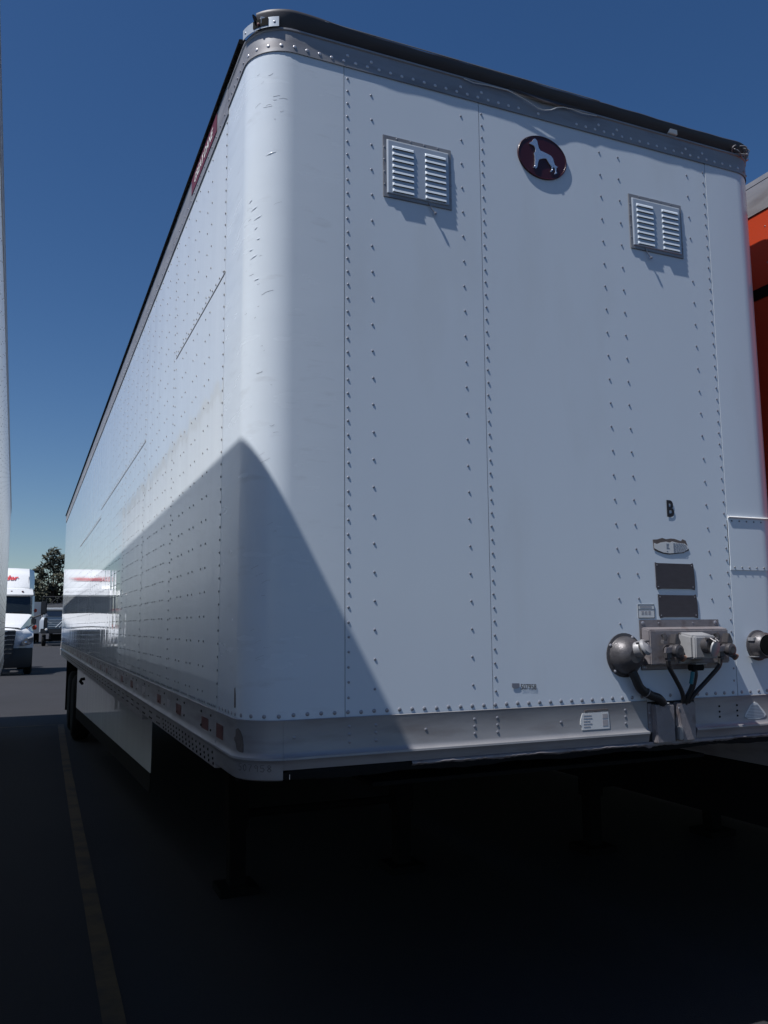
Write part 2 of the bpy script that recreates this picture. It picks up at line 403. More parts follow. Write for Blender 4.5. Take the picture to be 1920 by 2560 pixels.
# rivets along the front top rail
mt = MB()
u_ = US(.42)
tr = bpy.data.objects['top_rail']
k = 0
while u_ < UR(.3):
    x_ = u_+R
    if not (1.15 < x_ < 1.35 and k % 2) and not 1.36 < x_ < 1.46:
        rivet(u_, 3.806+J(), .0068, tr, 'c', off=.0045) if -.25 < u_ < FL+.05 else rivet_into(mt, u_, 3.806, .006, .0045)
    u_ += .0508; k += 1
for x_ in (.3765, .479, .887, .9875, 1.60, 1.703, 2.111, 2.214): rivet(U(x_), 3.832, .0068, tr, 'c', off=.0045)
y = .5
while y < 15.8: rivet_into(mt, US(y), 3.785, .0055, .005, 5); y += .09
part('rivet_rows', mt, M['bolt'], T, kind='stuff')
# drooping wire, small light, coil at the far corner
part('loose_wire', MB().tube([(x_, -.016 if 1.1 < x_ < 1.52 else -.012, z) for x_, z in ((.9, 3.868), (.948, 3.862), (1.017, 3.868), (1.113, 3.868), (1.189, 3.85), (1.23, 3.837), (1.268, 3.822), (1.30, 3.821), (1.335, 3.832), (1.368, 3.852), (1.404, 3.862), (1.452, 3.864), (1.504, 3.858), (1.586, 3.868))], .0022, 6), M['decal'], T, True)
part('loose_flap', MB().add([(1.12, -.012, 3.880), (1.30, -.020, 3.862), (1.42, -.018, 3.870), (1.50, -.012, 3.880), (1.12, -.014, 3.884), (1.50, -.014, 3.884)], [(0, 1, 2, 3, 5, 4)]), M['cap'], T)
part('clearance_light', MB().hexa([(2.00, -.018, 3.883), (2.055, -.018, 3.883), (2.055, 0, 3.883), (2.00, 0, 3.883), (2.008, -.022, 3.905), (2.050, -.022, 3.905), (2.050, 0, 3.905), (2.008, 0, 3.905)]), M['seal'], T, bevel=.002)
pts = [(2.44+.045*math.cos(a)*(1+.15*math.sin(a*2.3))+.02*a/12, .0+.02*math.sin(a*1.7)-.01, 3.895+.022*math.sin(a)) for a in [i*.4 for i in range(46)]]
part('wire_coil', MB().tube(pts, .003, 6), M['rail'], T, True)

# ---- bottom rail
bus = uspan(US(.442), UR(.442))
bprof = [(.004, 1.251), (.007, 1.249), (.005, 1.238), (.005, 1.142), (.009, 1.130), (.0175, 1.124), (.0185, 1.117), (.012, 1.108), (.0095, 1.098)]
low = bprof+[(.0085, 1.062), (.006, 1.050), (-.004, 1.045), (-.04, 1.045), (-.04, 1.251)]
mid = bprof+[(.008, 1.090), (.006, 1.082), (-.03, 1.080), (-.03, 1.251)]
bc = part('bottom_rail', sweep(uspan(US(.442), U(.133)), low), M['rail'], T, True)
bf = part('bottom_rail', sweep(uspan(U(.1335), U(1.715)), mid), M['rail'], T, True)
part('bottom_rail', sweep(uspan(U(1.97), UR(.442)), mid), M['rail'], T, True)
bs = [(.004, 1.250), (.006, 1.247), (.005, 1.236), (.005, 1.145), (.010, 1.130), (.018, 1.122), (.018, 1.114), (.010, 1.106), (.0085, 1.034), (-.03, 1.034), (-.03, 1.250)]
bs2 = [(o, 1.0 if z == 1.034 else z) for o, z in bs]
bl = part('bottom_rail', sweep([US(2.63), US(.4425)], bs), M['rail'], T, True)
bl2 = part('bottom_rail', sweep([US(15.9), US(2.6305)], bs2), M['rail'], T, True)
part('bottom_rail', sweep([UR(.4425), UR(15.9)], bs2), M['rail'], T, True)
for x_ in (.3765, .479, .887, .9875):
    for z in (1.217, 1.190, 1.163): rivet(U(x_), z, .006, bf, off=.005)
for x_, z in ((.171, 1.19), (.68, 1.19), (1.28, 1.185), (1.60, 1.217), (1.60, 1.190), (1.60, 1.163)): rivet(U(x_), z, .006, bf if x_ > .2 else bf, off=.005)
mb = MB()
for x_ in (2.111, 2.214):
    for z in (1.21, 1.187, 1.165): rivet_into(mb, U(x_), z, .005, .005)
y = .47
while y < 1.75:
    for dz in (1.088, 1.066, 1.048): rivet_into(mb, US(y+(dz-1.05)*.5), dz, .0065, .009)
    y += .085
y = 1.9
while y < 15:
    for q in range(3): rivet_into(mb, US(y+q*.045), 1.082, .006, .009, 5); rivet_into(mb, US(y+q*.045), 1.05, .006, .009, 5)
    y += .3
y = .55
while y < 15.5:
    for z in (1.222, 1.165): rivet_into(mb, US(y), z, .006, .005, 5); rivet_into(mb, US(y+.2), z, .006, .005, 5)
    y += .61
part('rivet_rows', mb, M['dark_metal'], T, kind='stuff')
# reflective tape squares along the rail
part('reflective_tape', skin(US(.443), US(.325), 1.152, 1.205, .0065, .001), M['tape'], T)
y = .665; k = 0
while y < 15.6:
    rail = bl if y < 2.5 else bl2
    part('reflective_tape', skin(US(y+.075), US(y-.065), 1.155, 1.203, .0065, .001), M['tape'] if y < 2.4 or k % 3 else M['tape2'], rail)
    if k % 2: part('reflective_tape', skin(US(y+.36), US(y+.26), 1.158, 1.200, .0064, .001), M['tape2'], rail)
    y += .648; k += 1
# black strip under the nose, crumpled lip
mbk = MB(); rows = []
n = 90
for i in range(n+1):
    x_ = .1345+(2.43-.1345)*i/n; zt = 1.0795 if x_ > .15 else 1.072+(x_-.1345)*.48
    zb = 1.046+.004*math.sin(x_*13)+random.uniform(-.002, .002); yo = -.004-.002*math.sin(x_*29)
    rows.append([(x_, yo+.03, zt), (x_, yo, zt), (x_, yo-.002, (zt+zb)/2), (x_, yo+.004, zb), (x_, yo+.04, zb-.004)])
mbk.grid(rows); part('rubber_strip', mbk, M['rubber'], T, True)
mbk = MB(); rows = []
n = 130
for i in range(n+1):
    x_ = .62+(2.42-.62)*i/n; e = .0018*math.sin(x_*17+1)+.001*math.sin(x_*43)+random.uniform(-.0016, .0016)
    if 1.70 < x_ < 1.98: e -= .004
    rows.append([(x_, -.006, 1.0815), (x_, -.0115-e*.5, 1.078), (x_, -.013-e*.6, 1.072+e), (x_, -.004, 1.064+e)])
mbk.grid(rows); part('crumpled_lip', mbk, M['bracket'], T, True)
part('scratch', MB().box(.1535, .156, -.0085, -.005, 1.051, 1.068), M['silver'], T)
# underside
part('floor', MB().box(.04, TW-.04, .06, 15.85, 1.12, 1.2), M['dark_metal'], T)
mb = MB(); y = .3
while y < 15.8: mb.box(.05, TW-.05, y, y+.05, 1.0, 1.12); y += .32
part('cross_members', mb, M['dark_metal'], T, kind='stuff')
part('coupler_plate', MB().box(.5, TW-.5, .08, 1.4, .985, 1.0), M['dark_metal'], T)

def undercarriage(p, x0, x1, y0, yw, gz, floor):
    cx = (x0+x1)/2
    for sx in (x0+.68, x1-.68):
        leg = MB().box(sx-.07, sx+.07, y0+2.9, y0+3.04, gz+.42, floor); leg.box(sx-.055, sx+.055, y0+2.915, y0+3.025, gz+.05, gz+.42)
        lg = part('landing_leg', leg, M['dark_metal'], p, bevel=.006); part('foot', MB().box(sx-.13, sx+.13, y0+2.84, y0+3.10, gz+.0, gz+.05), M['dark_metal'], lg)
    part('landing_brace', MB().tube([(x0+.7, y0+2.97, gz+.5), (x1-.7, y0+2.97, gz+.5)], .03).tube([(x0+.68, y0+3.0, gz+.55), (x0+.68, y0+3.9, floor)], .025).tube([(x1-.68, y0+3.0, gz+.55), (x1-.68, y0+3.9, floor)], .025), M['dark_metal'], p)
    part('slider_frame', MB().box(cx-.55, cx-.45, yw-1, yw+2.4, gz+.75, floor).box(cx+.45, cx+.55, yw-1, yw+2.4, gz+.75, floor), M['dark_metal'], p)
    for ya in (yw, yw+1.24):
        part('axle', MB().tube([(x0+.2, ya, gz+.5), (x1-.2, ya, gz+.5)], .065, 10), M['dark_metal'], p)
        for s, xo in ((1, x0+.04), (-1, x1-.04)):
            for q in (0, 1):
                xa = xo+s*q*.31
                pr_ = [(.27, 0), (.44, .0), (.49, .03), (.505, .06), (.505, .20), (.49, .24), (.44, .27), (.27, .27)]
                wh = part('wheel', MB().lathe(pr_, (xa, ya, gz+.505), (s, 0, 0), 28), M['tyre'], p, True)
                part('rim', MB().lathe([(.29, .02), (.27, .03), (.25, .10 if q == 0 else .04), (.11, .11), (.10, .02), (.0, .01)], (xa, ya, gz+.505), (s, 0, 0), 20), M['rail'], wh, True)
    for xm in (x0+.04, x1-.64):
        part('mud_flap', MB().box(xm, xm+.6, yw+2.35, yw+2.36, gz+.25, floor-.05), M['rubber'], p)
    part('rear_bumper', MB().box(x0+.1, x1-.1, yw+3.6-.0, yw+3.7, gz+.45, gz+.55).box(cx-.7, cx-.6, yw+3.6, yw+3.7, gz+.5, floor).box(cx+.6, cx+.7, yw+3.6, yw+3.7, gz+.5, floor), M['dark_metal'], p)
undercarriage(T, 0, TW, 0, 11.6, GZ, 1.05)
# side skirt: runs in towards the front
def skirt(a, b, z0, z1, m_, name, th=.008, o=0.):
    mb = MB(); (xa, ya), (xb, yb) = a, b
    mb.hexa([(xa+o, ya, z0), (xb+o, yb, z0), (xb+th+o, yb, z0), (xa+th+o, ya, z0), (xa+o, ya, z1), (xb+o, yb, z1), (xb+th+o, yb, z1), (xa+th+o, ya, z1)])
    return part(name, mb, m_, T)
xs_ = lambda y: .25+(y-4.1)*(.02-.25)/6.0
skirt((xs_(4.1), 4.1), (xs_(7.2), 7.2), .43, 1.03, M['side'], 'side_skirt')
skirt((xs_(7.206), 7.206), (xs_(10.1), 10.1), .43, 1.03, M['side'], 'side_skirt')
skirt((xs_(4.1), 4.1), (xs_(10.1), 10.1), .28, .429, M['rubber'], 'skirt_flap', .006, .001)
part('crank_handle', MB().tube([(-.02, 7.84, .96), (-.06, 7.84, .955), (-.07, 7.86, .93), (-.045, 7.90, .90)], .018), M['dark_metal'], T, True)

# ---- vents
def vent(x0, x1, z0, z1, lx, label):
    v = part('vent', MB().box(x0, x1, -.0035, 0, z0, z1), M['rail'], T, bevel=.0015, label=label)
    fr = MB(); t = .008
    ix0, ix1, iz0, iz1 = x0+.014, x1-.012, z0+.018, z1-.017
    part('vent_face', MB().hexa([(ix0+.006, -.0085, iz0), (ix1-.004, -.0085, iz0), (ix1, -.004, iz0-.003), (ix0, -.004, iz0-.003), (ix0+.006, -.0085, iz1-.006), (ix1-.004, -.0085, iz1-.006), (ix1, -.004, iz1), (ix0, -.004, iz1)]), M['galv'], v, bevel=.0015)
    w = (x1-x0)
    for c0 in (x0+w*.125, x0+w*.60):
        for i in range(8):
            zt = iz1-.026-i*.0262; c1 = c0+w*.31
            m_ = MB(); yb = -.0084
            ring0 = [(c0, yb, zt), (c0+.006, yb, zt+.0), (c1-.006, yb, zt), (c1, yb, zt)]
            m_.add([(c0, yb, zt), (c1, yb, zt), (c1-.003, yb-.0045, zt-.006), (c0+.003, yb-.0045, zt-.006), (c1-.002, yb-.0058, zt-.014), (c0+.002, yb-.0058, zt-.014), (c1, yb, zt-.0145), (c0, yb, zt-.0145)],
                   [(0, 1, 2, 3), (3, 2, 4, 5), (0, 3, 5, 7), (1, 6, 4, 2)])
            part('louvre', m_, M['paint'], v)
            part('louvre_slot', MB().box(c0+.002, c1-.002, yb-.0006, yb+.001, zt-.0145, zt-.0035), M['gap'], v)
    q = zt-.03
    part('vent_lever', MB().tube([(lx, -.007, z0+.012), (lx+.008, -.008, z0-.01), (lx+.026, -.010, z0-.033)], .0028, 6).lathe([(.006, 0), (.006, .006), (0, .008)], (lx+.026, -.009, z0-.033), (0, -1, 0), 8), M['bolt'], v, True)
    for xr in [x0+w*k/5 for k in range(1, 5)]: rivet(U(xr), z1-.007, .004, v, off=.0035)
    for zr in [z0+(z1-z0)*k/5 for k in range(1, 5)]: rivet(U(x0+.006), zr, .004, v, off=.0035); rivet(U(x1-.005), zr, .004, v, off=.0035)
    part('sill_strip', MB().box(x0+.004, x1-.004, -.0045, -.0025, z0+.001, z0+.014), M['rail'], v)  # thin raised strip along the lower flange
vent(.527, .835, 3.267, 3.532, .728, 'left louvred vent with a lever hanging below')
vent(1.752, 2.062, 3.268, 3.533, 1.834, 'right louvred vent')

# ---- oval badge with a standing dog
ex, ez, ea, eb = 1.2885, 3.6015, .1265, .1
n = 48
def ell(k, y, a=ea, b=eb): return [(ex+a*k*math.cos(2*math.pi*i/n), y, ez+b*k*math.sin(2*math.pi*i/n)) for i in range(n)]
mb = MB(); mb.grid([ell(1, 0), ell(1, -.0045), ell(.985, -.0068), ell(.95, -.006), ell(.945, -.005)], True); mb.add(ell(.945, -.005), [tuple(range(n))])
bad = part('badge', mb, M['red_badge'], T, True, label='maroon oval badge with a silver dog')
mb = MB(); mb.grid([ell(1.0015, -.0042), ell(.987, -.0072), ell(.97, -.007)], True); part('badge_rim', mb, M['red_badge'], bad, True)
dog = [(1.2182, 3.6487), (1.2224, 3.6551), (1.2345, 3.6633), (1.2409, 3.6757), (1.251, 3.6799), (1.2606, 3.6713), (1.2639, 3.654), (1.2674, 3.6403), (1.2749, 3.6294), (1.2928, 3.6263), (1.3126, 3.6218), (1.3305, 3.6168), (1.3402, 3.6063), (1.3436, 3.5926), (1.3491, 3.5775), (1.365, 3.571), (1.3567, 3.5665), (1.355, 3.5498), (1.3597, 3.5418), (1.3451, 3.5323), (1.3432, 3.5337), (1.3497, 3.545), (1.3474, 3.5626), (1.3364, 3.5638), (1.3389, 3.5517), (1.3253, 3.5388), (1.3223, 3.5408), (1.3319, 3.5538), (1.3304, 3.5661), (1.3207, 3.5748), (1.3112, 3.5871), (1.3036, 3.598), (1.2875, 3.5944), (1.2673, 3.5862), (1.2618, 3.5724), (1.2558, 3.546), (1.2456, 3.5374), (1.2447, 3.5399), (1.2489, 3.548), (1.2378, 3.5406), (1.2349, 3.5422), (1.2432, 3.5521), (1.2451, 3.5776), (1.244, 3.5989), (1.2403, 3.6071), (1.2487, 3.6198), (1.2492, 3.6325), (1.2436, 3.642), (1.2339, 3.6461)]
mb = MB().prism(dog, -.0045, -.0105)
part('dog_figure', mb, M['silver'], bad, True, bevel=.0018)

# ---- name plate on the side top rail
np_ = part('name_plate', skin(US(1.29), US(.665), 3.806, 3.896, .008, .002), M['faded_red'], T, label='faded red name plate with silver lettering')
me = text_mesh('GREAT DANE', bold=.012, shear=.3, extrude=.0)
fit_text(me, lambda a, b, c: P(US(1.20-a), 3.829+b, .0095), M['seal'], .46, .042)
link('lettering', me, np_)

# ---- writing and plates on the nose
me = fit_text(text_mesh('B', bold=.035), lambda a, b, c: P(U(1.881+a), 2.039+b, .0015), M['black'], .041, .075); link('letter', me, f2)
me = fit_text(text_mesh('507958', bold=.01), lambda a, b, c: P(U(1.100+a), 1.319+b-a*.04, .0012), M['black'], .072, .022)
link('lettering', me, T)
part('number_decal_block', MB().prism([(1.060, 1.330), (1.060, 1.345), (1.094, 1.344), (1.094, 1.329), (1.085, 1.325), (1.068, 1.325)], -.0016, -.0009), M['ink'], T)
# number scratched by hand on the corner rail
DIG = {'5': [[(.9, 1), (.2, 1), (.15, .55), (.6, .62), (.9, .35), (.6, .02), (.1, .08)]], '0': [[(.5, 1), (.15, .7), (.15, .3), (.5, 0), (.85, .3), (.85, .7), (.5, 1)]],
       '7': [[(.1, 1), (.9, .98), (.5, .5), (.35, 0)]], '9': [[(.85, .75), (.5, 1), (.15, .75), (.45, .5), (.85, .72), (.8, .0)]],
       '8': [[(.5, .52), (.15, .78), (.5, 1), (.85, .78), (.5, .52), (.1, .25), (.5, 0), (.9, .25), (.5, .52)]]}
mb = MB()
for i, ch in enumerate('507958'):
    for st in DIG[ch]:
        mb.tube([P(-.193+i*.0225+a*.017, 1.078+b*.023, .0098) for a, b in st], .0008, 4)
part('handwritten_number', mb, M['black'], bc)
def flat(name, poly, off, th, m_, p, fr=None):
    """polygon in (x,z) on the flat front"""
    return part(name, MB().prism(poly, -off, -off+th), m_, p)
ov1 = [(1.794, 1.935), (1.819, 1.937), (1.846, 1.944), (1.867, 1.939), (1.894, 1.943), (1.916, 1.942), (1.951, 1.933), (1.96, 1.942), (1.978, 1.936), (1.995, 1.894), (1.961, 1.88), (1.917, 1.876), (1.884, 1.872), (1.849, 1.875), (1.82, 1.882), (1.797, 1.891)]
ov2 = [(1.799, 1.92), (1.815, 1.916), (1.839, 1.924), (1.866, 1.928), (1.887, 1.924), (1.901, 1.93), (1.934, 1.924), (1.969, 1.923), (1.988, 1.911), (1.991, 1.9), (1.958, 1.883), (1.917, 1.880), (1.884, 1.877), (1.849, 1.880), (1.821, 1.888), (1.800, 1.897)]
dc = flat('worn_oval_decal', ov1, .0014, .0009, M['residue'], f2); flat('decal_face', ov2, .0024, .0009, M['decal'], T)
mb = MB()
for i in range(7):
    z = 1.921-i*.006; a = 1.905; b = 1.985-abs(i-3)*.004
    q = a
    while q < b-.005: w = random.uniform(.006, .016); mb.box(q, min(q+w, b), -.0030, -.0026, z-.0011, z+.0011); q += w+.003
for z in (1.918, 1.912, 1.905, 1.899, 1.886): mb.box(1.866, 1.866+random.uniform(.008, .018), -.0030, -.0026, z-.0011, z+.0011)
part('fine_print', mb, M['ink'], T, kind='stuff')
def plate(x0, x1, z0, z1, tilt):
    j = lambda: random.uniform(-.0015, .0015)
    poly = [(x0+j(), z1+.004), (x0+.012, z1+.001), (x1-.014, z1), (x1-.004, z1+.004), (x1, z1-.004), (x1+.003+j(), (z0+z1)/2), (x1+.004, z0+.006), (x1+.002, z0-.005), (x1-.02, z0), (x0+.03, z0), (x0+.008, z0-.004), (x0+.001, z0+.008), (x0+j()+.002, z0+.03)]
    o = flat('data_plate', poly, .0032, .003, M['plate'], T)
    for a, b in ((x0+.01, z1-.008), (x1-.01, z1-.008), (x0+.012, z0+.008), (x1-.008, z0+.008)): rivet(U(a), b, .003, o, off=.0032)
plate(1.798, 2.012, 1.722, 1.832, 0); plate(1.806, 2.020, 1.599, 1.694, 0)
lb = part('label_sticker', MB().box(1.694, 1.783, -.0011, 0, 1.595, 1.654), M['decal'], T)
mb = MB().box(1.694, 1.783, -.0018, -.0012, 1.652, 1.654).box(1.694, 1.783, -.0018, -.0012, 1.595, 1.5975).box(1.694, 1.6955, -.0018, -.0012, 1.5976, 1.6519).box(1.7815, 1.783, -.0018, -.0012, 1.5976, 1.6519).box(1.6956, 1.7814, -.0018, -.0012, 1.632, 1.6332)
part('sticker_border', mb, M['black'], T)
mb = MB()
for z in (1.646, 1.640): mb.box(1.705, 1.768, -.0017, -.0012, z-.0014, z+.0014)
for z in (1.624, 1.6185, 1.613):
    for a in (1.712, 1.730, 1.749): mb.box(a, a+.013, -.0017, -.0012, z-.0016, z+.0016)
part('fine_print', mb, M['tape2'], T, kind='stuff')
# decals on the bottom rail
poly = [(1.374, 1.190), (1.384, 1.214), (1.512, 1.215), (1.515, 1.185), (1.516, 1.148), (1.380, 1.148), (1.378, 1.165), (1.371, 1.170)]
flat('rail_decal', [(x_, z) for x_, z in poly], .0068, .0018, M['decal'], T)
flat('rail_decal_scrap', [(1.395, 1.218), (1.42, 1.222), (1.45, 1.217), (1.48, 1.223), (1.512, 1.221), (1.512, 1.227), (1.395, 1.226)], .0068, .0018, M['residue'], T)
mb = MB()
for z in (1.205, 1.194, 1.183, 1.172, 1.161): mb.box(1.388, 1.388+random.uniform(.02, .05), -.0076, -.0070, z-.0014, z+.0014)
mb.box(1.482, 1.508, -.0076, -.0070, 1.190, 1.208); mb.box(1.482, 1.508, -.0076, -.0070, 1.160, 1.184)
part('fine_print', mb, M['tape2'], T, kind='stuff')
tri = [(2.320, 1.220), (2.335, 1.214), (2.372, 1.178), (2.383, 1.163), (2.372, 1.150), (2.340, 1.145), (2.275, 1.147), (2.256, 1.158), (2.262, 1.172), (2.295, 1.208)]
flat('triangular_decal', tri, .0068, .0018, M['decal'], T)
mb = MB()
for i in range(9):
    z = 1.206-i*.0065; w = .018+i*.0055; mb.box(2.318-w, 2.318+min(w, .052), -.0076, -.0070, z-.0009, z+.0009)
part('fine_print', mb, M['ink'], T, kind='stuff')
# scars on the left corner
def arcpoly(name, pts_, off, m_, p):
    mb = MB(); mb.add([P(u_, z, off) for u_, z in pts_]+[P(u_, z, off-.002) for u_, z in pts_], [tuple(range(len(pts_))), tuple(range(2*len(pts_)-1, len(pts_)-1, -1))]+[(i, (i+1) % len(pts_), (i+1) % len(pts_)+len(pts_), i+len(pts_)) for i in range(len(pts_))])
    return part(name, mb, m_, p)
arcpoly('torn_patch', [(-.262, 1.352), (-.252, 1.358), (-.246, 1.335), (-.243, 1.29), (-.250, 1.285), (-.262, 1.287)], .0012, M['residue'], T)
arcpoly('peeled_sticker', [(-.221, 1.214), (-.205, 1.219), (-.19, 1.210), (-.178, 1.190), (-.174, 1.165), (-.174, 1.138), (-.195, 1.139), (-.212, 1.145), (-.221, 1.168), (-.232, 1.176), (-.232, 1.185), (-.222, 1.19)], .0066, M['residue'], T)
mb = MB()
for u_, z, l, t_ in ((-.195, 3.177, .030, .55), (-.185, 3.140, .05, .35), (-.170, 3.100, .055, .30), (-.160, 3.062, .022, .6), (-.19, 2.985, .03, .1), (-.185, 2.948, .05, .3), (-.15, 3.02, .02, .2), (-.12, 3.35, .06, .3), (-.16, 2.86, .03, .2)):
    mb.tube([P(u_+l*k*math.cos(t_), z+l*k*math.sin(t_)+.003*math.sin(k*3), -.0050+.0026*math.sin(k*math.pi)) for k in (0, .2, .4, .6, .8, 1)], .0042, 8)
part('dent_creases', mb, M['scuffed'], T, True, kind='stuff')
mb = MB(); rnd = random.Random(5)
for i in range(50):
    cz, cu, sp = rnd.choice([(3.05, -.17, .12), (3.0, -.15, .2), (3.58, -.12, .1), (1.95, -.11, .2), (1.62, -.13, .14), (2.6, -.14, .3)])
    u_ = rnd.gauss(cu, .035); z = rnd.gauss(cz, sp)
    if not (-.24 < u_ < -.01 and 1.35 < z < 3.72): continue
    l = abs(rnd.gauss(.012, .014))+.004; a = rnd.uniform(.0, .45); w = rnd.uniform(.00012, .00035)
    c_ = rnd.uniform(-.004, .004)
    pts_ = [(u_+l*t*math.cos(a), z+l*t*math.sin(a)+c_*t*(1-t)*4) for t in (0, .35, .7, 1)]
    mb.tube([P(q[0], q[1], .0002) for q in pts_], w, 4)
part('scratch_marks', mb, M['residue'], T, kind='stuff')

# ---- electrical box
eb_ = part('connector_plate', MB().box(1.697, 2.140, -.004, 0, 1.376, 1.588), M['bracket'], T, bevel=.002, label='grimy connector plate under the data plates')
part('plate_body', MB().hexa([(1.708, -.050, 1.400), (2.146, -.050, 1.400), (2.140, -.004, 1.398), (1.702, -.004, 1.398), (1.708, -.050, 1.546), (2.146, -.050, 1.546), (2.140, -.004, 1.558), (1.702, -.004, 1.558)]), M['bracket'], eb_, bevel=.005)
for x_, z in ((1.715, 1.574), (2.118, 1.574), (1.715, 1.388), (2.115, 1.388)): rivet(U(x_), z, .0095, eb_, off=.004)
for x_, z in ((1.80, 1.574), (1.99, 1.574), (2.05, 1.388)): rivet(U(x_), z, .004, eb_, off=.004)
def K(x_, z, y): return (x_, y, z)
# seven-way socket housing
sb = part('socket_box', MB().hexa([(1.862, -.130, 1.425), (1.990, -.130, 1.425), (2.000, -.05, 1.418), (1.858, -.05, 1.418), (1.862, -.130, 1.520), (1.980, -.130, 1.522), (1.995, -.05, 1.535), (1.858, -.05, 1.535)]), M['plastic'], eb_, bevel=.008)
part('socket_collar', MB().hexa([(1.866, -.142, 1.428), (1.984, -.142, 1.428), (1.99, -.128, 1.424), (1.862, -.128, 1.424), (1.870, -.142, 1.516), (1.974, -.142, 1.518), (1.982, -.128, 1.522), (1.862, -.128, 1.522)]), M['plastic'], sb, bevel=.004)
part('socket_barrel', MB().lathe([(.034, 0), (.034, .030), (.029, .034)], (1.926, -.14, 1.480), (0, -1, 0), 16), M['grime'], sb, True)
part('socket_lid', MB().lathe([(.030, 0), (.036, .003), (.036, .009), (.030, .012), (0, .013)], (1.932, -.176, 1.470), (.35, -1, -.25), 18), M['plastic'], sb, True)
part('lid_spring', MB().tube([(1.895, -.175, 1.508), (1.957, -.175, 1.508)], .006, 8).tube([(1.912, -.180, 1.510), (1.918, -.205, 1.495)], .003, 6).tube([(1.94, -.180, 1.510), (1.936, -.205, 1.495)], .003, 6), M['grime'], sb, True)
for x_, z in ((1.868, 1.528), (1.99, 1.428), (1.866, 1.424)): part('screw', MB().lathe([(.006, 0), (.006, .01), (.003, .013)], (x_, -.05, z), (0, -1, 0), 6), M['grime'], sb)
# gladhands
def glad(x_, name='gladhand'):
    g = part(name, MB().lathe([(.020, 0), (.022, .03), (.018, .045)], (x_, -.05, 1.462), (0, -1, 0), 12).lathe([(.026, 0), (.028, .012), (.026, .024), (.016, .028)], (x_+.012, -.088, 1.458), (.1, -1, .0), 14), M['grime'], eb_, True)
    part('wing_plate', MB().hexa([(x_-.052, -.098, 1.448), (x_+.018, -.098, 1.452), (x_+.018, -.088, 1.452), (x_-.052, -.088, 1.448), (x_-.048, -.100, 1.474), (x_+.018, -.100, 1.478), (x_+.018, -.09, 1.478), (x_-.048, -.09, 1.474)]), M['bracket'], g, bevel=.003)
    part('upper_fitting', MB().tube([(x_-.030, -.07, 1.490), (x_-.028, -.075, 1.515), (x_-.034, -.07, 1.530)], .011, 8).lathe([(.015, -.005), (.015, .006), (.011, .012)], (x_-.030, -.07, 1.492), (0, 0, 1), 6), M['grime'], g, True)
    part('latch', MB().prism([(x_+.006, 1.490), (x_+.016, 1.528), (x_+.024, 1.528), (x_+.040, 1.494), (x_+.036, 1.480), (x_+.008, 1.480)], -.095, -.06), M['grime'], g, bevel=.002)
    part('lower_elbow', MB().lathe([(.018, 0), (.019, .02), (.014, .022), (.014, .034)], (x_-.018, -.075, 1.450), (.05, 0, -1), 6).tube([(x_+.030, -.08, 1.440), (x_+.046, -.085, 1.432), (x_+.056, -.085, 1.424)], .013, 8), M['grime'], g, True)
    part('seal_ring', MB().lathe([(.010, 0), (.015, .004), (.015, .012), (.009, .014)], (x_+.050, -.085, 1.430), (.75, -.2, -.6), 12), M['brass'], g, True)
    return g
glad(1.795); glad(2.085)
part('hinge_tab', MB().prism([(1.855, 1.404), (1.905, 1.412), (1.920, 1.424), (1.890, 1.422), (1.862, 1.414)], -.062, -.05).box(1.922, 1.985, -.080, -.052, 1.398, 1.403), M['plastic'], eb_)
part('cable_gland', MB().box(1.905, 1.975, -.075, -.045, 1.372, 1.398), M['rubber'], eb_, bevel=.004)
# hoses into the rail
def smooth(pts_, n=6):
    P_ = [Vector(p) for p in pts_]; out = []
    for i in range(len(P_)-1):
        a, b, c, d = P_[max(i-1, 0)], P_[i], P_[i+1], P_[min(i+2, len(P_)-1)]
        for k in range(n):
            t = k/n; out.append(.5*((2*b)+(c-a)*t+(2*a-5*b+4*c-d)*t*t+(3*b-a-3*c+d)*t**3))
    return out+[P_[-1]]
part('air_hose', MB().tube(smooth([(1.775, -.078, 1.418), (1.782, -.075, 1.39), (1.818, -.065, 1.345), (1.862, -.050, 1.292), (1.885, -.035, 1.255), (1.888, -.02, 1.235)]), .0095, 8), M['hose'], eb_, True)
part('air_hose', MB().tube(smooth([(2.062, -.078, 1.418), (2.052, -.075, 1.385), (2.005, -.06, 1.335), (1.948, -.050, 1.285), (1.922, -.035, 1.250), (1.918, -.02, 1.235)]), .0095, 8), M['hose'], eb_, True)
part('power_cable', MB().tube(smooth([(1.930, -.06, 1.375), (1.932, -.06, 1.35), (1.922, -.05, 1.30), (1.908, -.035, 1.26), (1.905, -.02, 1.232)]), .012, 8), M['hose'], eb_, True)
part('teal_sleeve', MB().tube(smooth([(1.912, -.07, 1.368), (1.909, -.068, 1.345), (1.906, -.062, 1.318)]), .009, 8), M['teal'], eb_, True)
# domed socket at the left
ds = part('domed_socket', MB().lathe([(.092, 0), (.092, .004), (.080, .006), (.078, .012), (.072, .035), (.058, .058), (.040, .072), (.030, .076)], (1.612, 0, 1.442), (.0, -1, 0), 28), M['grime'], T, True)
part('dome_barrel', MB().lathe([(.034, 0), (.034, .03), (.030, .036)], (1.625, -.055, 1.462), (.35, -1, .3), 16), M['rail'], ds, True)
part('dome_lid', MB().lathe([(.034, 0), (.036, .005), (.030, .014), (0, .02)], (1.640, -.094, 1.474), (.45, -1, .55), 16), M['plastic'], ds, True)
part('dome_hinge', MB().tube([(1.606, -.085, 1.492), (1.655, -.105, 1.502)], .0045, 8), M['grime'], ds, True)
for a in (60, 150, 230, 330): part('screw', MB().lathe([(.007, 0), (.007, .004), (.003, .007)], (1.612+.084*math.cos(math.radians(a)), -.004, 1.442+.084*math.sin(math.radians(a))), (0, -1, 0), 8), M['bolt'], ds)
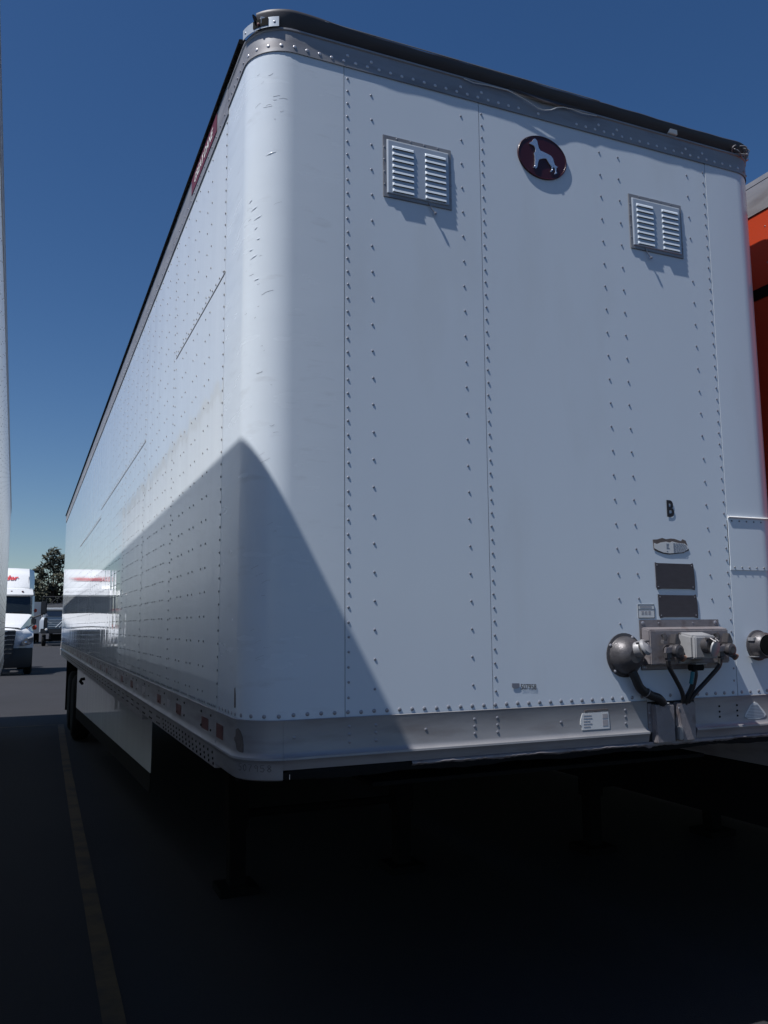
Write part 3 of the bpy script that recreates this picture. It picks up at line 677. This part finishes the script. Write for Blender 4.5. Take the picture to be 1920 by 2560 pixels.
part('dome_cable', MB().tube(smooth([(1.625, -.03, 1.375), (1.635, -.035, 1.35), (1.660, -.035, 1.305), (1.715, -.030, 1.275), (1.755, -.028, 1.262), (1.785, -.022, 1.238)]), .019, 10), M['hose'], ds, True)
part('cable_tie', MB().lathe([(.0205, 0), (.0205, .004)], (1.690, -.033, 1.288), (.85, 0, -.5), 12), M['rail'], ds)
part('cable_tail', MB().tube([(1.78, -.03, 1.245), (1.795, -.032, 1.240), (1.81, -.03, 1.238)], .002, 5), M['seal'], ds)
# round vent cap at the right
rs = part('round_cap', MB().lathe([(.069, 0), (.069, .006), (.060, .010), (.058, .045), (.048, .058), (.040, .052), (0, .050)], (2.366, 0, 1.470), (0, -1, 0), 26), M['grime'], T, True)
part('cap_face', MB().lathe([(.040, 0), (.040, .006), (.0, .007)], (2.366, -.052, 1.470), (0, -1, 0), 20), M['dark_metal'], rs, True)
part('cap_tab', MB().box(2.302, 2.330, -.040, -.004, 1.490, 1.506).box(2.300, 2.328, -.044, -.004, 1.418, 1.423), M['rail'], rs, bevel=.002)
# cable trays in the bottom rail
part('cable_tray', MB().hexa([(1.740, -.030, 1.076), (1.838, -.030, 1.076), (1.842, 0, 1.076), (1.735, 0, 1.076), (1.735, -.030, 1.232), (1.840, -.030, 1.232), (1.842, 0, 1.236), (1.730, 0, 1.236)]), M['bracket'], T, bevel=.004)
part('tray_flange', MB().box(1.7155, 1.734, -.009, .0, 1.120, 1.238), M['bracket'], T)
ct = part('cable_tray', MB().hexa([(1.878, -.030, 1.078), (1.948, -.030, 1.078), (1.969, 0, 1.078), (1.852, 0, 1.078), (1.853, -.030, 1.236), (1.955, -.030, 1.236), (1.969, 0, 1.238), (1.852, 0, 1.238)]), M['bracket'], T, bevel=.004)
part('tray_lug', MB().box(1.850, 1.876, -.038, -.010, 1.085, 1.140), M['rail'], ct, bevel=.004)
for x_, z in ((1.862, 1.215), (1.862, 1.095), (1.722, 1.20), (1.722, 1.16)): rivet(U(x_), z, .005, ct, off=.031 if x_ > 1.8 else .009)
part('tray_gap', MB().box(1.7155, 1.969, -.001, .02, 1.085, 1.245), M['gap'], T)

# ------------------------------------------------------------------ neighbour trailers
def plain_trailer(name, label, loc, rz, L, z0, z1, m_side, m_front, rail_h=.13, stripe=None, yw=None, sk=None):
    t = thing(name, label, 'trailer', loc, rz, None)
    w = 2.59; h0, h1 = z0, z1; Rr = .12
    for s, x_ in ((0, 0), (1, w)):
        y = Rr; k = 0
        while y < L-.05:
            e = min(y+1.22, L); g = .0003*(k % 2)
            zc = [(h0+.21, h1-rail_h)] if stripe is None else [(h0+.21, stripe-.03), (stripe+.03, h1-rail_h)]
            for a, b in zc:
                part('side_panel', MB().box(x_-(.003 if s else -g), x_+(0.003 if not s else g), y, e-.001, a, b), m_side, t)
            y = e; k += 1
        if stripe: part('rub_rail', MB().box(x_-.006, x_+.006, Rr, L, stripe-.03, stripe+.03), M['dark_metal'], t)
        o = -.006 if s == 0 else .0
        part('top_rail', MB().box(x_+o, x_+o+.006, Rr, L+.01, h1-rail_h+.002, h1-.03), M['rail'], t)
        part('roof_edge', MB().box(x_+(-.008 if s == 0 else 0), x_+(.0 if s == 0 else .008), Rr-.02, L+.02, h1-.028, h1), M['rail'], t)
        part('bottom_rail', MB().box(x_+o, x_+o+.006, Rr, L, h0, h0+.208).box(x_+o*2.4, x_+o*2.4+.006 if s == 0 else x_+.014, Rr, L, h0+.08, h0+.10), M['rail'], t)
    cs = [(Rr-Rr*math.sin(a), Rr-Rr*math.cos(a)) for a in [math.pi/2*(1-i/8) for i in range(9)]]
    cs = cs+[(w-x_, y_) for x_, y_ in reversed(cs)]
    part('front_wall', MB().grid([[(x_, y_, h0) for x_, y_ in cs], [(x_, y_, h1-.03) for x_, y_ in cs]]), m_front, t, True)
    part('rear_door', MB().box(.06, w/2-.005, L-.03, L+.01, h0+.05, h1-.1), m_side, t); part('rear_door', MB().box(w/2+.005, w-.06, L-.03, L+.01, h0+.05, h1-.1), m_side, t)
    part('rear_frame', MB().box(0.004, .058, L-.04, L+.02, h0, h1-.03).box(w-.058, w-.004, L-.04, L+.02, h0, h1-.03).box(.06, w-.06, L-.04, L+.018, h1-.098, h1-.03).box(.06, w-.06, L-.04, L+.018, h0, h0+.048), M['rail'], t)
    part('roof', MB().box(.005, w-.005, .05, L, h1-.03, h1-.008), M['galv'], t)
    part('floor', MB().box(.02, w-.02, .1, L-.05, h0+.02, h0+.16), M['dark_metal'], t)
    mr = MB(); y = .3
    while y < L-.2:
        for s, x_, nx in ((0, 0, -1), (1, w, 1)):
            z = h0+.3; q = 0
            while z < h1-.1:
                c = Vector((x_+nx*.0, y+(.05 if q % 2 else 0), z)); r_ = .0055
                mr.add([c+Vector((0, -r_, 0)), c+Vector((0, 0, -r_)), c+Vector((0, r_, 0)), c+Vector((0, 0, r_)), c+Vector((nx*.004, 0, 0))], [(0, 1, 4), (1, 2, 4), (2, 3, 4), (3, 0, 4)])
                z += .1; q += 1
        y += .305
    part('rivet_rows', mr, M['privet'], t, kind='stuff')
    if sk:
        for s in (0, w-.01): part('side_skirt', MB().box(s, s+.01, sk[0], sk[1], sk[2], h0-.002), M['dark_metal'], t)
    undercarriage(t, 0, w, 0, L-4.2 if yw is None else yw, 0, h0+.02)
    return t
# left neighbour: its right side passes close by the camera
aL = .0105
yn = -.95; xr = -.910-aL*(yn-.4)
ca, sa = math.cos(aL), math.sin(aL)
plain_trailer('parked_trailer', 'white van trailer at the left edge, seen along its long shaded side', (xr-2.59*ca, yn-2.59*sa, GZ), aL, 16.15, 1.05, 4.142, M['satin'], M['paint'])
# right neighbour: orange
to = plain_trailer('parked_trailer', 'orange van trailer with grey top rail, just right of the middle trailer', (2.80, -.18, GZ), 0, 16.15, 1.05, 4.13, M['orange'], M['orange'], .19, 3.50, None, (.4, 11.0, .74))
plain_trailer('parked_trailer', 'white van trailer added beyond the orange one to shade the ground seen under its floor', (6.0, -1.5, GZ), 0, 16.15, 1.05, 4.2, M['paint'], M['paint'], .15, None, None, (1.2, 11.0, .3))  # mostly unseen trailer, added to keep sun off the ground behind the orange one

# ------------------------------------------------------------------ white tractor, front towards us
def loft(rows, close=True): return MB().grid(rows, close)
tx, ty = -1.60, 31.0
K1 = thing('truck', 'white sleeper tractor with red lettering on its roof fairing, facing us down the aisle', 'truck', (tx, ty, GZ))
w = M['truck_white']
def frow(y, z, hx, n=14, p=3.):   # a rounded cross-section line in plan: front edge sweeping back to the sides
    return [(hx*(2*i/n-1), y+.55*abs(2*i/n-1)**p, z) for i in range(n+1)]
part('bumper', MB().grid([frow(.08, .28, 1.12), frow(0, .45, 1.18), frow(-.03, .75, 1.2), frow(0, .98, 1.19), frow(.1, 1.0, 1.17)]), M['truck_grey'], K1, True)
part('front_fascia', MB().grid([frow(.14, .985, 1.19), frow(.11, 1.2, 1.20), frow(.07, 1.5, 1.16), frow(.07, 1.64, 1.04), frow(.30, 1.74, .92)]), M['truck_silver'] if False else w, K1, True)
# hood
hr = []
for t in [i/6 for i in range(7)]:
    y = .32+t*1.5; z = 1.74+.52*t; hx = .74+.38*t
    hr.append([(-hx-.02-.14*(1-t), y+.4*(1-t), z-.30), (-hx, y, z-.02), (-hx*.9, y-.01, z+.01), (0, y-.03*(1-t), z+.05), (hx*.9, y-.01, z+.01), (hx, y, z-.02), (hx+.02+.14*(1-t), y+.4*(1-t), z-.30)])
hood = part('hood', MB().grid(hr), w, K1, True)
for s in (-1, 1):
    part('fender', MB().grid([[(s*.98, .55, 1.0), (s*.98, .5, 1.5), (s*.95, .8, 1.72), (s*1.05, 1.8, 1.95)], [(s*1.22, .62, 1.0), (s*1.2, .62, 1.42), (s*1.2, .95, 1.6), (s*1.2, 1.9, 1.6)], [(s*1.22, .75, .9), (s*1.22, 1.0, 1.25), (s*1.22, 1.9, 1.15), (s*1.22, 2.1, .7)]]), w, K1, True)
    hl = part('headlight', MB().prism([(s*.74, 1.07), (s*.78, 1.22), (s*.95, 1.36), (s*1.18, 1.46), (s*1.20, 1.22), (s*1.10, 1.12)], .02, .30), M['lens'], K1, bevel=.02)
    part('light_strip', MB().prism([(s*.98, 1.375), (s*1.185, 1.47), (s*1.19, 1.40), (s*1.03, 1.34)], .0, .05), M['truck_white'], hl)
    part('lamp', MB().lathe([(.05, 0), (.045, .02), (0, .03)], (s*.95, .03, 1.2), (0, -1, 0), 10), M['chrome'], hl, True)
    part('wheel', MB().lathe([(.28, 0), (.45, 0), (.52, .05), (.52, .25), (.45, .3), (.28, .3)], (s*1.2, 1.25, .52), (-s, 0, 0), 24), M['tyre'], K1, True)
    for ya in (5.6, 6.9):
        part('wheel', MB().lathe([(.28, 0), (.45, 0), (.52, .05), (.52, .55), (.45, .6), (.28, .6)], (s*1.22, ya, .52), (-s, 0, 0), 24), M['tyre'], K1, True)
    # main mirrors and hood mirrors
    mr_ = part('mirror', MB().box(s*1.44 if s > 0 else -1.66, s*1.66 if s > 0 else -1.44, 1.75, 1.95, 2.25, 2.78), M['truck_grey'], K1, bevel=.04)
    part('mirror_arm', MB().tube([(s*1.1, 2.0, 2.10), (s*1.4, 1.87, 2.22), (s*1.52, 1.85, 2.28)], .03), M['truck_grey'], mr_)
    hm = part('hood_mirror', MB().box(min(s*1.10, s*1.28), max(s*1.10, s*1.28), .9, 1.0, 1.86, 2.10), M['truck_grey'], K1, bevel=.03)
    part('mirror_arm', MB().tube([(s*.82, .75, 1.62), (s*1.0, .8, 1.75), (s*1.18, .92, 1.9)], .022), M['truck_grey'], hm)
    part('turn_signal', MB().lathe([(.09, 0), (.075, .05), (0, .08)], (s*1.24, 1.7, 1.75), (0, -1, 0), 12), M['orange_lens'], K1, True)
    part('marker_light', MB().lathe([(.08, 0), (.07, .04), (0, .07)], (s*1.235, 2.4, 2.42), (0, -1, 0), 12), M['orange_lens'], K1, True)
# grille
gr = part('grille', MB().prism([(-.60, 1.66), (.60, 1.66), (.52, .78), (.36, .62), (-.36, .62), (-.52, .78)], -.05, .12), M['truck_grey'], K1, bevel=.02)
for i in range(6):
    z = .80+i*.165; hw = .49+i*.02
    part('grille_bar', MB().prism([(-hw, z), (-hw*.55, z), (-hw*.48, z-.03), (hw*.48, z-.03), (hw*.55, z), (hw, z), (hw, z+.018), (-hw, z+.018)], -.075, -.052), M['chrome'], gr, bevel=.006)
# cab
part('cab', MB().grid([[(-1.1, 1.85, z) if k == 0 else (x_, y_, z) for k, (x_, y_) in enumerate([(-1.1, 1.85+dy), (-1.2, 2.15+dy), (-1.2, 5.0), (1.2, 5.0), (1.2, 2.15+dy), (1.1, 1.85+dy)])] for z, dy in ((.9, 0), (2.2, 0))], True), w, K1)
cabr = [[(-1.12, 1.95+(z-2.2)*.30, z), (-1.2, 2.2+(z-2.2)*.25, z), (-1.18, 5.0, z), (1.18, 5.0, z), (1.2, 2.2+(z-2.2)*.25, z), (1.12, 1.95+(z-2.2)*.30, z)] for z in (2.2, 3.0)]
part('cab_pillars', MB().grid(cabr, False), w, K1)
ws = part('windshield', MB().grid([[(x_, 1.92+.30*0-.10*math.cos(x_*1.3)+.06, 2.24) for x_ in (-1.08, -.7, -.35, 0, .35, .7, 1.08)], [(x_*.97, 2.19-.10*math.cos(x_*1.3)+.06, 2.98) for x_ in (-1.08, -.7, -.35, 0, .35, .7, 1.08)]]), M['glass'], K1, True)
part('dashboard', MB().box(-1.0, 1.0, 2.12, 2.5, 2.1, 2.3), M['truck_grey'], K1)
part('wiper', MB().tube([(-.6, 1.84, 2.27), (.1, 1.86, 2.38)], .012).tube([(.1, 1.84, 2.27), (.8, 1.88, 2.38)], .012), M['rubber'], ws)
part('cab_roof', MB().grid([[(-1.14, 2.22, 2.98), (-.7, 2.10, 2.98), (0, 2.06, 2.98), (.7, 2.10, 2.98), (1.14, 2.22, 2.98)], [(-1.15, 2.16, 3.04), (-.7, 2.03, 3.04), (0, 2.0, 3.04), (.7, 2.03, 3.04), (1.15, 2.16, 3.04)], [(-1.12, 2.3, 3.24), (-.7, 2.2, 3.26), (0, 2.18, 3.27), (.7, 2.2, 3.26), (1.12, 2.3, 3.24)], [(-1.1, 2.7, 3.30), (-.7, 2.7, 3.33), (0, 2.7, 3.34), (.7, 2.7, 3.33), (1.1, 2.7, 3.30)]]), w, K1, True)
for x_ in (-.75, -.35, 0, .35, .75): part('marker_light', MB().box(x_-.035, x_+.035, 2.10, 2.18, 3.10, 3.19), M['tape'], K1, bevel=.01)
fa = part('roof_fairing', MB().grid([
    [(-1.18, 3.9, 3.30), (-1.0, 3.0, 3.34), (-.62, 2.75, 3.34), (.62, 2.75, 3.34), (1.0, 3.0, 3.34), (1.18, 3.9, 3.30)],
    [(-1.18, 4.1, 3.8), (-.98, 3.35, 3.85), (-.5, 3.15, 3.85), (.5, 3.15, 3.85), (.98, 3.35, 3.85), (1.18, 4.1, 3.8)],
    [(-1.15, 4.4, 4.12), (-.96, 3.75, 4.16), (-.40, 3.6, 4.17), (.40, 3.6, 4.17), (.96, 3.75, 4.16), (1.15, 4.4, 4.12)],
    [(-1.12, 5.0, 4.14), (-.9, 5.0, 4.18), (-.4, 5.0, 4.2), (.4, 5.0, 4.2), (.9, 5.0, 4.18), (1.12, 5.0, 4.14)]]), w, K1, True)
part('sleeper', MB().box(-1.2, 1.2, 4.0, 5.4, 2.2, 3.3), w, K1, bevel=.06)
part('side_fairing_line', MB().tube([(.93, 3.02, 3.40), (.955, 3.05, 3.42), (.95, 3.30, 3.82)], .012), M['tape2'], fa)
me = text_mesh('Schneider', bold=.03, shear=.25)
link('lettering', fit_text(me, lambda a, b, c: (-.84+a, 2.955+b*.8+max(0, abs(-.84+a)-.55)*.62, 3.655+b), M['red_print'], 1.42, .2), fa)
part('frame_rail', MB().box(-.45, -.35, 1, 8, .7, .95).box(.35, .45, 1, 8, .7, .95), M['dark_metal'], K1)

# ------------------------------------------------------------------ grey tractor further back
K2 = thing('truck', 'grey truck with braced rack on its cab roof, far back beside the white tractor', 'truck', (2.0, 80.0, GZ))
g_ = M['truck_silver']
part('cab', MB().hexa([(-1.25, .3, 1.6), (1.25, .3, 1.6), (1.25, 2.6, 1.6), (-1.25, 2.6, 1.6), (-1.15, .55, 3.45), (1.15, .55, 3.45), (1.15, 2.6, 3.45), (-1.15, 2.6, 3.45)]), g_, K2, bevel=.08)
part('windshield', MB().hexa([(-1.0, .30, 2.72), (1.0, .30, 2.72), (1.0, .5, 2.72), (-1.0, .5, 2.72), (-.95, .42, 3.25), (.95, .42, 3.25), (.95, .6, 3.25), (-.95, .6, 3.25)]), M['lens'], K2)
part('sun_visor', MB().box(-1.1, 1.1, .1, .5, 3.32, 3.50), M['truck_white'], K2, bevel=.03)
for z in (1.75, 1.95, 2.15, 2.35): part('hood_slat', MB().box(-.75, 1.0, .18, .32, z, z+.07), M['galv'], K2)
part('hood_brace', MB().tube([(-.1, .17, 1.7), (.6, .17, 2.4)], .04).tube([(.2, .17, 1.7), (.9, .17, 2.4)], .04), M['galv'], K2)
part('side_vent', MB().box(-1.12, -.82, .2, .32, 1.7, 2.6), M['truck_grey'], K2, bevel=.05)
part('fender', MB().grid([[(-1.5, .4, 1.3), (-1.5, .5, 2.3), (-1.3, .6, 2.62), (-1.15, .6, 2.66)], [(-1.15, .1, 1.3), (-1.15, .2, 2.3), (-1.1, .4, 2.6), (-1.0, .5, 2.66)]]), g_, K2, True)
part('bumper', MB().box(-1.4, 1.4, .0, .3, 1.15, 1.6), M['truck_grey'], K2, bevel=.05)
part('fog_light', MB().lathe([(.12, 0), (.1, .04), (0, .06)], (-.9, .0, 1.5), (0, -1, 0), 12), M['seal'], K2)
part('fog_light', MB().lathe([(.12, 0), (.1, .04), (0, .06)], (.9, .0, 1.5), (0, -1, 0), 12), M['seal'], K2)
part('front_axle', MB().tube([(-1, .8, .55), (1, .8, .55)], .1).box(-.5, .5, .4, 1.2, .5, 1.1), M['dark_metal'], K2)
for s in (-1, 1): part('wheel', MB().lathe([(.2, 0), (.48, 0), (.55, .06), (.55, .3), (.48, .36), (.2, .36)], (s*1.25, .85, .55), (-s, 0, 0), 20), M['tyre'], K2, True)
rk = MB().tube([(-1.3, 1.5, 3.5), (-1.3, 1.5, 4.55), (1.3, 1.5, 4.55), (1.3, 1.5, 3.5)], .045)
for a, b in ((-.95, 0), (0, .95)):
    rk.tube([(a, 1.5, 3.6), (b, 1.5, 4.5)], .025).tube([(b, 1.5, 3.6), (a, 1.5, 4.5)], .025)
rk.tube([(-.95, 1.5, 3.5), (-.95, 1.5, 4.55)], .03).tube([(0, 1.5, 3.5), (0, 1.5, 4.55)], .03).tube([(.95, 1.5, 3.5), (.95, 1.5, 4.55)], .03)
part('roof_rack', rk, M['truck_grey'], K2)
part('deflector', MB().add([(-1.1, .8, 3.52), (1.1, .8, 3.52), (1.0, 1.7, 4.0), (-1.0, 1.7, 3.9)], [(0, 1, 2, 3)]), M['truck_grey'], K2)
part('box_body', MB().box(-1.25, 1.25, 2.7, 9, 1.2, 3.9), M['bracket'], K2)

# pale trailer behind the white tractor
plain_trailer('parked_trailer', 'pale grey box trailer far behind, between the white tractor and the grey truck', (-1.75, 92, GZ), 0, 12, 1.1, 4.35, M['truck_silver'], M['truck_silver'])

# ------------------------------------------------------------------ trees
def tree(name, label, loc, h, trunk_h, clumps, seed, group=None):
    rn = random.Random(seed)
    t = thing(name, label, 'tree', loc)
    mb = MB(); top = Vector((0, 0, h*.75))
    mb.tube([(0, 0, -.1), (.05, 0, trunk_h*.5), (-.05, .1, trunk_h), (.1, 0, h*.75)], .2, 8, [.24, .19, .15, .05])
    for c, r_ in clumps:
        s0 = Vector((0, 0, rn.uniform(trunk_h*.6, max(trunk_h, c[2]*.75))))
        mb.tube([s0, (s0+Vector(c))*.5+Vector((0, 0, .15)), c], .07, 6, [.09, .06, .025])
    part('trunk', mb, M['bark'], t, True)
    for k, m_ in ((0, M['leaf']), (1, M['leaf2'])):
        lb_ = MB()
        for c, r_ in clumps:
            c = Vector(c); cnt = int((150 if k == 0 else 22)*r_*r_)
            for _ in range(cnt):
                d = Vector((rn.gauss(0, 1), rn.gauss(0, 1), rn.gauss(0, 1))).normalized()
                q = c+Vector((d.x*r_, d.y*r_, d.z*r_*.75))*(rn.uniform(.35, 1.08) if k == 0 else rn.uniform(.8, 1.12))
                a = Vector((rn.gauss(0, 1), rn.gauss(0, 1), rn.gauss(0, .6))).normalized(); b = a.orthogonal().normalized()
                s_ = rn.uniform(.10, .26)
                lb_.add([q-a*s_*1.5, q-b*s_*.5, q+a*s_*1.5, q+b*s_*.6], [(0, 1, 2, 3)])
        part('crown' if k == 0 else 'crown_pale_leaves', lb_, m_, t, kind='stuff')  # second pass: sparser, paler leaves near the outside of the crown
    return t
rn = random.Random(11); cl = []
for (cx, cz, r_) in [(0, 10.9, .75), (-.5, 10.2, .75), (.6, 10.0, .9), (-.9, 9.3, .7), (1.5, 10.2, .7), (0.1, 9.0, 1.0), (-1.7, 8.6, .65), (2.2, 9.3, .8), (-1.1, 7.9, .9), (-2.2, 7.2, .6), (.8, 7.7, 1.0), (2.4, 7.9, .9), (-.6, 6.7, 1.0), (.5, 6.2, 1.1), (2.0, 6.4, 1.1), (-1.4, 5.6, 1.0), (0, 5.0, 1.2), (1.6, 4.9, 1.2), (3.2, 6.8, .9), (3.0, 5.2, 1.1), (-1.9, 4.4, 1.0), (-.4, 3.6, 1.3), (1.5, 3.4, 1.3), (3.2, 3.6, 1.2)]:
    cl.append(((cx, rn.uniform(-1.2, 1.2), cz), r_))
tree('tree', 'tall open crowned tree rising above the grey truck against the sky', (2.2, 107, GZ), 11.7, 3.2, cl, 3)
cl = [((cx, rn.uniform(-.8, .8), cz), r_) for cx, cz, r_ in [(0, 6.9, .7), (-.8, 6.2, .7), (.6, 5.9, .8), (-.3, 5.2, 1.0), (.9, 4.6, 1.0), (-1.2, 4.2, 1.0), (0, 3.6, 1.2), (1.6, 3.4, 1.0), (-1.8, 3.0, 1.0)]]
tree('tree', 'short bushy tree right beside the tall one, above the white tractor', (.2, 104, GZ), 7.2, 2.0, cl, 4)
